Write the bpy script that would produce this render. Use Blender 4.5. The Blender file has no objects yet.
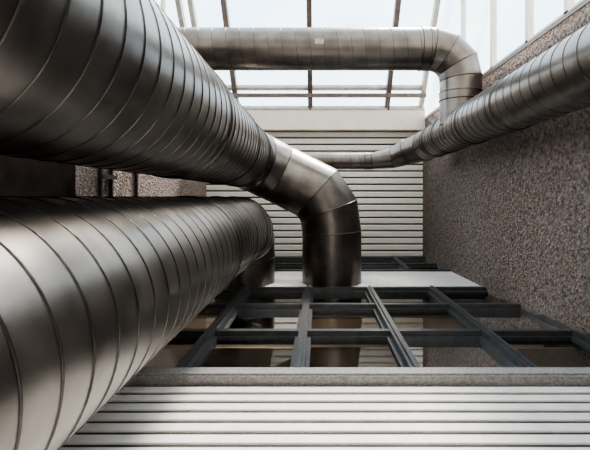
import bpy, math
from mathutils import Vector, Quaternion
H=1.5            # eye height above the floor; all Z below are measured from the eye
F=450.0
scene=bpy.context.scene
col=scene.collection
try:
    scene.view_settings.look='AgX - Medium High Contrast'
except Exception: pass

# ---------------------------------------------------------------- materials
def newmat(name):
    m=bpy.data.materials.new(name); m.use_nodes=True
    nt=m.node_tree; return m,nt,nt.nodes["Principled BSDF"]
def noise_mat(name,c1,c2,scale=5,rough=.6,metal=0,bump=0,bscale=None,detail=6,spec=None,r2=None,dist=.02,lo=.35,hi=.65):
    m,nt,b=newmat(name); N=nt.nodes; L=nt.links
    tc=N.new("ShaderNodeTexCoord")
    n=N.new("ShaderNodeTexNoise"); n.inputs["Scale"].default_value=scale; n.inputs["Detail"].default_value=detail
    L.new(tc.outputs["Object"],n.inputs["Vector"])
    r=N.new("ShaderNodeValToRGB"); r.color_ramp.elements[0].position=lo; r.color_ramp.elements[1].position=hi
    r.color_ramp.elements[0].color=(*c1,1); r.color_ramp.elements[1].color=(*c2,1)
    L.new(n.outputs["Fac"],r.inputs["Fac"]); L.new(r.outputs["Color"],b.inputs["Base Color"])
    b.inputs["Roughness"].default_value=rough; b.inputs["Metallic"].default_value=metal
    if spec is not None: b.inputs["Specular IOR Level"].default_value=spec
    if r2 is not None:
        mr=N.new("ShaderNodeMapRange"); mr.inputs["To Min"].default_value=rough; mr.inputs["To Max"].default_value=r2
        L.new(n.outputs["Fac"],mr.inputs["Value"]); L.new(mr.outputs["Result"],b.inputs["Roughness"])
    if bump:
        n2=N.new("ShaderNodeTexNoise"); n2.inputs["Scale"].default_value=bscale or scale; n2.inputs["Detail"].default_value=4
        L.new(tc.outputs["Object"],n2.inputs["Vector"])
        bp=N.new("ShaderNodeBump"); bp.inputs["Strength"].default_value=bump; bp.inputs["Distance"].default_value=dist
        L.new(n2.outputs["Fac"],bp.inputs["Height"]); L.new(bp.outputs["Normal"],b.inputs["Normal"])
    return m
M_duct=noise_mat("galvanised_duct",(.142,.126,.114),(.225,.203,.187),3,.24,1.0,.10,4,r2=.40)
M_seam=noise_mat("duct_seam",(.07,.063,.058),(.12,.107,.098),8,.35,1.0)
M_slat=noise_mat("white_slat",(.77,.74,.71),(.85,.82,.79),6,.45,0,.05,20)
M_soff=noise_mat("soffit_slat",(.88,.83,.76),(.93,.88,.82),6,.5,0,.05,20)
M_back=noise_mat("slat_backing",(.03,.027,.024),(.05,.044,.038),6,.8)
M_frame=noise_mat("window_frame_grey",(.058,.060,.064),(.09,.092,.096),10,.28,.3)
M_stone=noise_mat("ledge_concrete",(.24,.225,.215),(.38,.362,.345),40,.85,0,.25,60)
M_cream=noise_mat("cream_beam",(.86,.78,.68),(.92,.84,.75),3,.5)
M_brkt=noise_mat("bracket_steel",(.03,.027,.025),(.06,.05,.045),12,.5,.5)
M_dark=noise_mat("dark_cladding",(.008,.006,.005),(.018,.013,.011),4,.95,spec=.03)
M_room=noise_mat("interior_wall",(.10,.08,.065),(.16,.13,.11),2,.8)
M_tan_refl=noise_mat("interior_tan_reflection",(.64,.55,.46),(.76,.67,.57),2,.8)  # tan for room back and top, and for slabs imitating pane reflections
M_floor=noise_mat("floor_concrete",(.36,.335,.31),(.48,.45,.42),3,.6)
M_ground=noise_mat("ground_paving",(.46,.43,.40),(.56,.53,.49),1,.9)
M_al=noise_mat("skylight_aluminium",(.36,.33,.30),(.48,.44,.40),6,.45,.4)
M_ald=noise_mat("skylight_rafter_brown",(.11,.085,.07),(.17,.13,.11),6,.5,.2)
M_label=noise_mat("label_print",(.30,.28,.26),(.5,.48,.45),60,.5,lo=.48,hi=.52)

def stucco():
    m,nt,b=newmat("stucco"); N=nt.nodes; L=nt.links
    tc=N.new("ShaderNodeTexCoord")
    n=N.new("ShaderNodeTexNoise"); n.inputs["Scale"].default_value=15; n.inputs["Detail"].default_value=10; n.inputs["Roughness"].default_value=.8
    v=N.new("ShaderNodeTexVoronoi"); v.inputs["Scale"].default_value=24
    for k in (n,v): L.new(tc.outputs["Object"],k.inputs["Vector"])
    r=N.new("ShaderNodeValToRGB"); e=r.color_ramp.elements
    e[0].position=.38; e[0].color=(.12,.09,.077,1); e[1].position=.63; e[1].color=(.57,.465,.415,1)
    L.new(n.outputs["Fac"],r.inputs["Fac"]); L.new(r.outputs["Color"],b.inputs["Base Color"])
    b.inputs["Roughness"].default_value=.95; b.inputs["Specular IOR Level"].default_value=.2
    a=N.new("ShaderNodeMath"); a.operation='ADD'; L.new(n.outputs["Fac"],a.inputs[0]); L.new(v.outputs["Distance"],a.inputs[1])
    bp=N.new("ShaderNodeBump"); bp.inputs["Strength"].default_value=1; bp.inputs["Distance"].default_value=.07
    L.new(a.outputs[0],bp.inputs["Height"]); L.new(bp.outputs["Normal"],b.inputs["Normal"])
    return m
M_stucco=stucco()
def glass(name,tint,fr=1.45):
    m=bpy.data.materials.new(name); m.use_nodes=True; nt=m.node_tree; N=nt.nodes; L=nt.links
    N.remove(N["Principled BSDF"]); out=N["Material Output"]
    t=N.new("ShaderNodeBsdfTransparent"); t.inputs["Color"].default_value=(*tint,1)
    g=N.new("ShaderNodeBsdfGlossy"); g.inputs["Roughness"].default_value=.03; g.inputs["Color"].default_value=(.9,.9,.9,1)
    f=N.new("ShaderNodeFresnel"); f.inputs["IOR"].default_value=fr
    mx=N.new("ShaderNodeMixShader"); L.new(f.outputs[0],mx.inputs[0]); L.new(t.outputs[0],mx.inputs[1]); L.new(g.outputs[0],mx.inputs[2])
    L.new(mx.outputs[0],out.inputs["Surface"]); return m
M_glass=glass("window_glass",(.92,.90,.87),2.3)
M_sky=glass("skylight_glass",(.93,.96,.97),1.2)

# ---------------------------------------------------------------- mesh builder
class MB:
    def __init__(s): s.v=[];s.f=[];s.m=[];s.sm=[];s.mats=[]
    def mi(s,mat):
        if mat not in s.mats: s.mats.append(mat)
        return s.mats.index(mat)
    def add(s,vs,fs,mat,smooth=False):
        o=len(s.v); s.v+= [Vector(p) for p in vs]; i=s.mi(mat)
        for f in fs: s.f.append([o+k for k in f]); s.m.append(i); s.sm.append(smooth)
    def box(s,x0,x1,y0,y1,z0,z1,mat):
        vs=[(x,y,z) for x in (x0,x1) for y in (y0,y1) for z in (z0,z1)]
        s.add(vs,[(0,1,3,2),(4,6,7,5),(0,4,5,1),(2,3,7,6),(0,2,6,4),(1,5,7,3)],mat)
    def bar(s,a,b,w,h,mat,up=(0,0,1)):
        a=Vector(a);b=Vector(b);d=(b-a).normalized();u=Vector(up)
        sx=d.cross(u).normalized(); uy=sx.cross(d)
        vs=[p+sx*w/2*i+uy*h/2*j for p in (a,b) for i,j in((-1,-1),(1,-1),(1,1),(-1,1))]
        s.add(vs,[(3,2,1,0),(4,5,6,7),(0,1,5,4),(1,2,6,5),(2,3,7,6),(3,0,4,7)],mat)
    def obj(s,name,parent=None):
        me=bpy.data.meshes.new(name); me.from_pydata([tuple(p+Vector((0,0,H))) for p in s.v],[],s.f)
        for m in s.mats: me.materials.append(m)
        me.polygons.foreach_set("material_index",s.m); me.polygons.foreach_set("use_smooth",s.sm); me.update()
        import bmesh
        bm=bmesh.new(); bm.from_mesh(me); bmesh.ops.recalc_face_normals(bm,faces=bm.faces); bm.to_mesh(me); bm.free()
        o=bpy.data.objects.new(name,me); col.objects.link(o)
        if parent: o.parent=parent
        return o
def empty(name):
    e=bpy.data.objects.new(name,None); col.objects.link(e); return e

NS=96
def ringdata(pts):
    P=[Vector(p) for p in pts]; D=[(P[i+1]-P[i]).normalized() for i in range(len(P)-1)]
    u=D[0].orthogonal().normalized(); out=[]
    for i,d in enumerate(D):
        if i: 
            q=D[i-1].rotation_difference(d); u=(q@u); u=(u-d*u.dot(d)).normalized()
        v=d.cross(u)
        n0=(D[i-1]+d).normalized() if i else d
        n1=(D[i+1]+d).normalized() if i<len(D)-1 else d
        out.append((d,u,v,n0,n1))
    return P,out
def cring(p,d,u,v,n,r):
    R=[]
    for k in range(NS):
        a=2*math.pi*k/NS; w=u*math.cos(a)+v*math.sin(a); q=p+w*r
        t=-((q-p).dot(n))/d.dot(n); R.append((q+d*t,w))
    return R
def ridge(mb,R,d,w,h,mat):
    vs=[];n=len(R)
    for q,rad in R:
        vs+= [q-d*w-rad*.004,q-d*w*.5+rad*h,q+d*w*.5+rad*h,q+d*w-rad*.004]
    fs=[]
    for k in range(n):
        j=(k+1)%n
        for c in range(3): fs.append((k*4+c,j*4+c,j*4+c+1,k*4+c+1))
    mb.add(vs,fs,mat,True)
def helix(mb,p0,p1,u,v,r,pitch,mat,w=.006,h=.006,phase=0,steps=60):
    d=(p1-p0).normalized(); Lg=(p1-p0).length; turns=Lg/pitch; n=int(turns*steps); vs=[];fs=[]
    for i in range(n+1):
        s=i/n*Lg; a=2*math.pi*s/pitch+phase; rad=u*math.cos(a)+v*math.sin(a); q=p0+d*s+rad*r
        vs+=[q-d*w-rad*.004,q-d*w*.5+rad*h,q+d*w*.5+rad*h,q+d*w-rad*.004]
        if i: 
            for c in range(3): fs.append((i*4-4+c,i*4+c,i*4+c+1,i*4-4+c+1))
    mb.add(vs,fs,mat,True)
def duct(name,pts,radii,parent,pitch=.2,spiral=(),collars=()):
    P,S=ringdata(pts)
    body=MB(); seam=MB()
    if not isinstance(radii,(list,tuple)): radii=[radii]*len(pts)
    for i,(d,u,v,n0,n1) in enumerate(S):
        A=cring(P[i],d,u,v,n0,radii[i]); B=cring(P[i+1],d,u,v,n1,radii[i+1])
        vs=[q for q,_ in A]+[q for q,_ in B]
        body.add(vs,[(k,(k+1)%NS,NS+(k+1)%NS,NS+k) for k in range(NS)],M_duct,True)
        if i: ridge(seam,A,n0,.012,.009,M_seam)
        if i in spiral: helix(seam,P[i],P[i+1],u,v,radii[i],pitch,M_seam)
    for (i,s) in collars:
        d,u,v,_,_=S[i]; p=P[i]+d*s; r=radii[i]
        for off in (-.07,.07): ridge(seam,cring(p+d*off,d,u,v,d,r+.004),d,.010,.012,M_seam)
        A=cring(p-d*.07,d,u,v,d,r+.009); B=cring(p+d*.07,d,u,v,d,r+.009)
        seam.add([q for q,_ in A]+[q for q,_ in B],[(k,(k+1)%NS,NS+(k+1)%NS,NS+k) for k in range(NS)],M_duct,True)
    body.obj(name+"_body",parent); seam.obj(name+"_seams",parent)

XL,XR,YF,ZT=-3.2,3.0,1.74,12.86
XF=3.6         # facade runs on behind the slightly splayed right-hand wall
YG=-2.15       # edge of masonry side walls, glazing beyond
# ---------------------------------------------------------------- ducts
Z0=-H+.0
dA=empty("ventilation_duct")
duct("riser",[(-1.45,-.8,Z0),(-1.45,-.8,8.5),(-1.27,-.71,8.9),(-.80,-.48,9.15),(-.02,-.09,9.15),(.22,.27,9.15),(.28,.72,9.15),(.28,YF-.002,9.15)],.6,dA,.22,spiral=(0,),collars=((0,6.0),(0,9.6)))
dC=empty("ventilation_duct.001")
duct("riser",[(-1.48,.60,Z0),(-1.48,.60,8.35),(-1.48,.68,8.75),(-1.48,.88,9.05),(-1.48,1.2,9.15),(-1.48,YF-.002,9.15)],.6,dC,.22,spiral=(0,),collars=((0,6.6),))
dB=empty("ventilation_duct.002")
duct("riser",[(2.57,-1.23,Z0),(2.57,-1.23,9.9),(2.47,-1.18,10.4),(2.15,-1.08,10.8),(1.8,-.95,11.0),(1.3,-.88,11.0),(XL,-.88,11.0)],[.35,.35,.34,.31,.25,.2,.2],dB,.22,spiral=(0,5),collars=((0,7.4),(0,8.9),(0,10.4),(0,11.2),(5,.1)))
dD=empty("ventilation_duct.003")
duct("crossover",[(2.57,-1.3,8.1),(2.57,-2.12,8.1),(2.51,-2.38,8.1),(2.31,-2.58,8.1),(2.05,-2.66,8.1),(XL,-2.66,8.1)],.37,dD,.24,spiral=(4,),collars=((0,.5),(4,.15)))
lb=MB(); lb.box(-.05,.10,-2.72,-2.63,8.1-.378,8.1-.355,M_label)
lb.obj("label",dD)

# ---------------------------------------------------------------- shell
mb=MB()
def xw(y,z): return XR+.04*(ZT-z)*(y-YG)/(YF-YG)      # inner face of the splayed right wall
n=16; vs=[];fs=[]
for i in range(n+1):
    y=YG+(YF+.3-YG)*i/n
    for z in (-H,ZT): vs.append((xw(y,z),y,z))
    vs+=[(XR+1.1,y,-H),(XR+1.1,y,ZT)]
    if i:
        a=(i-1)*4;b=i*4
        fs+=[(a,a+1,b+1,b),(a+2,b+2,b+3,a+3),(a,b,b+2,a+2),(a+1,a+3,b+3,b+1)]
fs+=[(0,2,3,1),(n*4,n*4+1,n*4+3,n*4+2)]
mb.add(vs,fs,M_stucco,True)
mb.box(XR-.02,XR+1.1,YG-.06,YG,-H,ZT,M_stone); wall=mb.obj("wall_right")
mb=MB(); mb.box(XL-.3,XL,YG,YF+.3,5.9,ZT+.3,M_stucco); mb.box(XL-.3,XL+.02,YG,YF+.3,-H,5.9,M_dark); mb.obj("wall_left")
mb=MB()
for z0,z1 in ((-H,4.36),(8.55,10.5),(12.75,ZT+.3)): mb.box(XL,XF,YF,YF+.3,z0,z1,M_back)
wf=mb.obj("wall_facade")
def slats_wall(z0,z1,name):
    mb=MB(); p=.165; n=int((z1-z0)/p)
    for i in range(n):
        z=z1-p*(i+1)+.02
        prof=[(YF,z),(YF-.012,z+.004),(YF-.016,z+.014),(YF-.014,z+.108),(YF-.008,z+.114),(YF,z+.114)]
        vs=[(x,y,zz) for x in (XL+.005,XF-.005) for y,zz in prof]; k=len(prof)
        mb.add(vs,[tuple(range(k)),tuple(range(2*k-1,k-1,-1))]+[(j,(j+1)%k,k+(j+1)%k,k+j) for j in range(k)],M_slat)
    mb.obj(name,wf)
slats_wall(-H,4.13,"cladding_slats_lower"); slats_wall(8.62,10.45,"cladding_slats_upper")
mb=MB(); mb.box(XL,XF,YF-.09,YF+.05,4.14,4.36,M_stone); mb.box(XL,XF,YF-.11,YF-.09,4.16,4.19,M_stone)
mb.obj("trim_1")

# soffit
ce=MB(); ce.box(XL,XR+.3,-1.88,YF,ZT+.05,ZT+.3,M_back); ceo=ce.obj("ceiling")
mb=MB(); y=-1.86
while y<YF-.15:
    prof=[(y,ZT+.05),(y,ZT+.015),(y+.015,ZT),(y+.13,ZT+.006),(y+.146,ZT+.03),(y+.146,ZT+.05)]; k=6
    vs=[(x,a,b) for x in (XL+.005,XR-.005) for a,b in prof]
    mb.add(vs,[tuple(range(k)),tuple(range(2*k-1,k-1,-1))]+[(j,(j+1)%k,k+(j+1)%k,k+j) for j in range(k)],M_soff)
    y+=.19
mb.obj("ceiling_slats",ceo)
mb=MB(); mb.box(XL,XR+.0,-2.42,-1.89,ZT-.26,ZT+.2,M_cream); mb.box(XL,XR,-2.50,-2.42,ZT-.22,ZT+.2,M_al)
mb.obj("beam")

# ---------------------------------------------------------------- facade windows
def window(name,z0,z1,xs,zs):
    e=empty(name); fr=MB(); gl=MB(); y0=YF-.02
    def member(x0,x1,za,zb,prot):
        fr.box(x0,x1,y0-prot,y0+.16,za,zb,M_frame)
    member(XL,XF,z0,z0+.09,.02); member(XL,XF,z1-.09,z1,.02)
    for x in xs:
        member(x-.055,x+.055,z0+.09,z1-.09,.03)
        fr.box(x-.018,x+.018,y0-.055,y0-.03,z0+.05,z1-.05,M_frame)
    ed=[XL]+[x for x in xs]+[XF]
    zz=[z0+.04]+list(zs)+[z1-.04]
    for i in range(len(ed)-1):
        xa=ed[i]+(.055 if i else 0); xb=ed[i+1]-(.055 if i<len(ed)-2 else 0)
        for z in zs: member(xa,xb,z-.05,z+.05,.015)
        for j in range(len(zz)-1):
            za=zz[j]+.05; zb=zz[j+1]-.05; s=.045
            fr.box(xa,xa+s,y0+.05,y0+.12,za,zb,M_frame); fr.box(xb-s,xb,y0+.05,y0+.12,za,zb,M_frame)
            fr.box(xa+s,xb-s,y0+.05,y0+.12,za,za+s,M_frame); fr.box(xa+s,xb-s,y0+.05,y0+.12,zb-s,zb,M_frame)
            gl.add([(xa+s,y0+.09,za+s),(xb-s,y0+.09,za+s),(xb-s,y0+.09,zb-s),(xa+s,y0+.09,zb-s)],[(0,1,2,3)],M_glass)
    fr.obj("frame",e); gl.obj("panes",e)
    rm=MB(); Y1=YF+1.5
    rm.box(XL,XF,Y1,Y1+.1,z0-.1,z1+.1,M_tan_refl); rm.box(XL,XF,YF+.3,Y1,z1+.02,z1+.1,M_tan_refl); rm.box(XL,XF,YF+.3,Y1,z0-.1,z0-.02,M_room)
    rm.box(XL-.1,XL,YF+.3,Y1,z0-.1,z1+.1,M_room); rm.box(XF,XF+.1,YF+.3,Y1,z0-.1,z1+.1,M_room)
    for z in zs: rm.box(XL,XF,YF+.2,Y1,z-.03,z+.03,M_tan_refl)  # added slabs; their tan stands in for reflections low in the panes
    rm.obj("interior_recess",e)
cols=[-2.55,-1.37,-.19,.97,2.14]
window("window_1",4.36,8.55,cols+[3.3],[5.78,7.2])
window("window_2",10.5,12.75,cols,[11.6])

# ---------------------------------------------------------------- skylight roof, gables and outer glazing
ya,za_,yb,zb_=-2.5,13.0,-6.2,10.05
def roof_z(y): return za_+(y-ya)*(zb_-za_)/(yb-ya)
sk=empty("skylight"); fr=MB(); gl=MB()
for x in (-2.33,-.22,1.98): fr.bar((x,ya,za_),(x,yb,zb_),.13,.2,M_ald,up=(0,.6,1))
for x in (XL+.05,XR-.05): fr.bar((x,ya,za_),(x,yb,zb_),.12,.2,M_al,up=(0,.6,1))
for y in (-2.55,-3.05,-6.2): fr.bar((XL,y,roof_z(y)),(XR,y,roof_z(y)),.10,.12,M_al,up=(0,.6,1))
fr.bar((XL,-2.82,12.5),(XR,-2.82,12.5),.10,.10,M_ald)
for x in (-2.33,-.22,1.98):
    fr.bar((x,-2.82,12.5),(x,-2.82,roof_z(-2.82)),.05,.05,M_ald,up=(0,1,0)); fr.bar((x,-2.82,12.5),(x,-2.45,12.65),.05,.05,M_ald)
gl.add([(XL,ya,za_+.08),(XR,ya,za_+.08),(XR,yb,zb_+.08),(XL,yb,zb_+.08)],[(0,1,2,3)],M_sky)
fr.obj("rafters",sk); gl.obj("glazing",sk)
for name,x in (("window_3",XR+.1),("window_4",XL-.1)):
    e=empty(name); fr=MB(); gl=MB()
    for z in (2.0,3.4,4.6,5.55,6.6,7.95,9.6):
        fr.bar((x,YG-.06,z),(x,yb,z),.09,.09,M_cream)
    for y in (YG-.1,yb):
        fr.bar((x,y,-H),(x,y,roof_z(min(y,ya))),.09,.09,M_cream,up=(0,1,0))
    gl.add([(x,YG-.06,-H),(x,yb,-H),(x,yb,zb_),(x,ya,za_),(x,YG-.06,za_)],[(0,1,2,3,4)],M_sky)
    fr.obj("frame",e); gl.obj("panes",e)
e=empty("window_5"); fr=MB(); gl=MB()
for x in (XL,-2.33,-.22,1.98,XR): fr.bar((x,yb,-H),(x,yb,zb_),.1,.12,M_al,up=(0,1,0))
for z in (-H+.1,1.2,4.0,7.0,zb_-.05): fr.bar((XL,yb,z),(XR,yb,z),.1,.1,M_al)
gl.add([(XL,yb,-H),(XR,yb,-H),(XR,yb,zb_),(XL,yb,zb_)],[(0,1,2,3)],M_sky)
fr.obj("frame",e); gl.obj("panes",e)

mb=MB(); mb.box(XL-.3,XR+1.1,yb-.1,YF+.3,-H-.15,-H,M_floor); mb.obj("floor")
mb=MB(); mb.box(-60,60,-80,40,-H-.3,-H-.16,M_ground); mb.obj("ground")

# ---------------------------------------------------------------- wall brackets on the left
def bracket(name,zs):
    e=empty(name); mb=MB(); x0=XL+.006
    for z in zs: mb.box(x0,x0+.05,-1.4,1.3,z-.02,z+.02,M_brkt)
    if len(zs)>1:
        for y in (-.62,-.30): mb.box(x0+.05,x0+.09,y-.03,y+.03,zs[0]-.06,zs[-1]+.06,M_brkt)
    z=zs[0]
    for y in (-.8,.6): mb.box(x0+.05,-2.05,y-.03,y+.03,z-.03,z+.03,M_brkt)
    mb.obj("channel",e)
    s=MB()
    for cx,cy in ((-1.45,-.8),(-1.48,.60)):
        p=Vector((cx,cy,z)); d=Vector((0,0,1)); u=Vector((1,0,0)); v=Vector((0,1,0))
        ridge(s,cring(p,d,u,v,d,.606),d,.02,.008,M_brkt)
    s.obj("clamp_rings",e)
bracket("duct_bracket",[6.55,6.9]); bracket("duct_bracket.001",[7.85])

# ---------------------------------------------------------------- light
w=bpy.data.worlds.new("World"); scene.world=w; w.use_nodes=True; nt=w.node_tree; N=nt.nodes; L=nt.links
bg=N["Background"]; bg.inputs["Strength"].default_value=4.8
tc=N.new("ShaderNodeTexCoord"); n=N.new("ShaderNodeTexNoise"); n.inputs["Scale"].default_value=3; n.inputs["Detail"].default_value=5
L.new(tc.outputs["Generated"],n.inputs["Vector"]); r=N.new("ShaderNodeValToRGB")
r.color_ramp.elements[0].position=.42; r.color_ramp.elements[0].color=(.58,.75,.90,1)
r.color_ramp.elements[1].position=.62; r.color_ramp.elements[1].color=(.98,.97,.95,1)
L.new(n.outputs["Fac"],r.inputs["Fac"]); L.new(r.outputs["Color"],bg.inputs["Color"])
sd=bpy.data.lights.new("sun","SUN"); sd.energy=10.0; sd.angle=math.radians(14); sd.color=(1,.91,.81)
so=bpy.data.objects.new("sun",sd); col.objects.link(so)
so.rotation_euler=Vector((-.25,.8,-.62)).to_track_quat('-Z','Y').to_euler(); so.location=(2,-8,14)

# ---------------------------------------------------------------- camera: on the floor of the atrium looking straight up
cd=bpy.data.cameras.new("camera"); cd.sensor_width=36; cd.lens=F/590*36; cd.shift_x=-23/590; cd.shift_y=-28/590; cd.clip_start=.05; cd.clip_end=300
co=bpy.data.objects.new("camera",cd); col.objects.link(co); co.location=(0,0,H); co.rotation_euler=(math.pi,0,0)
scene.camera=co
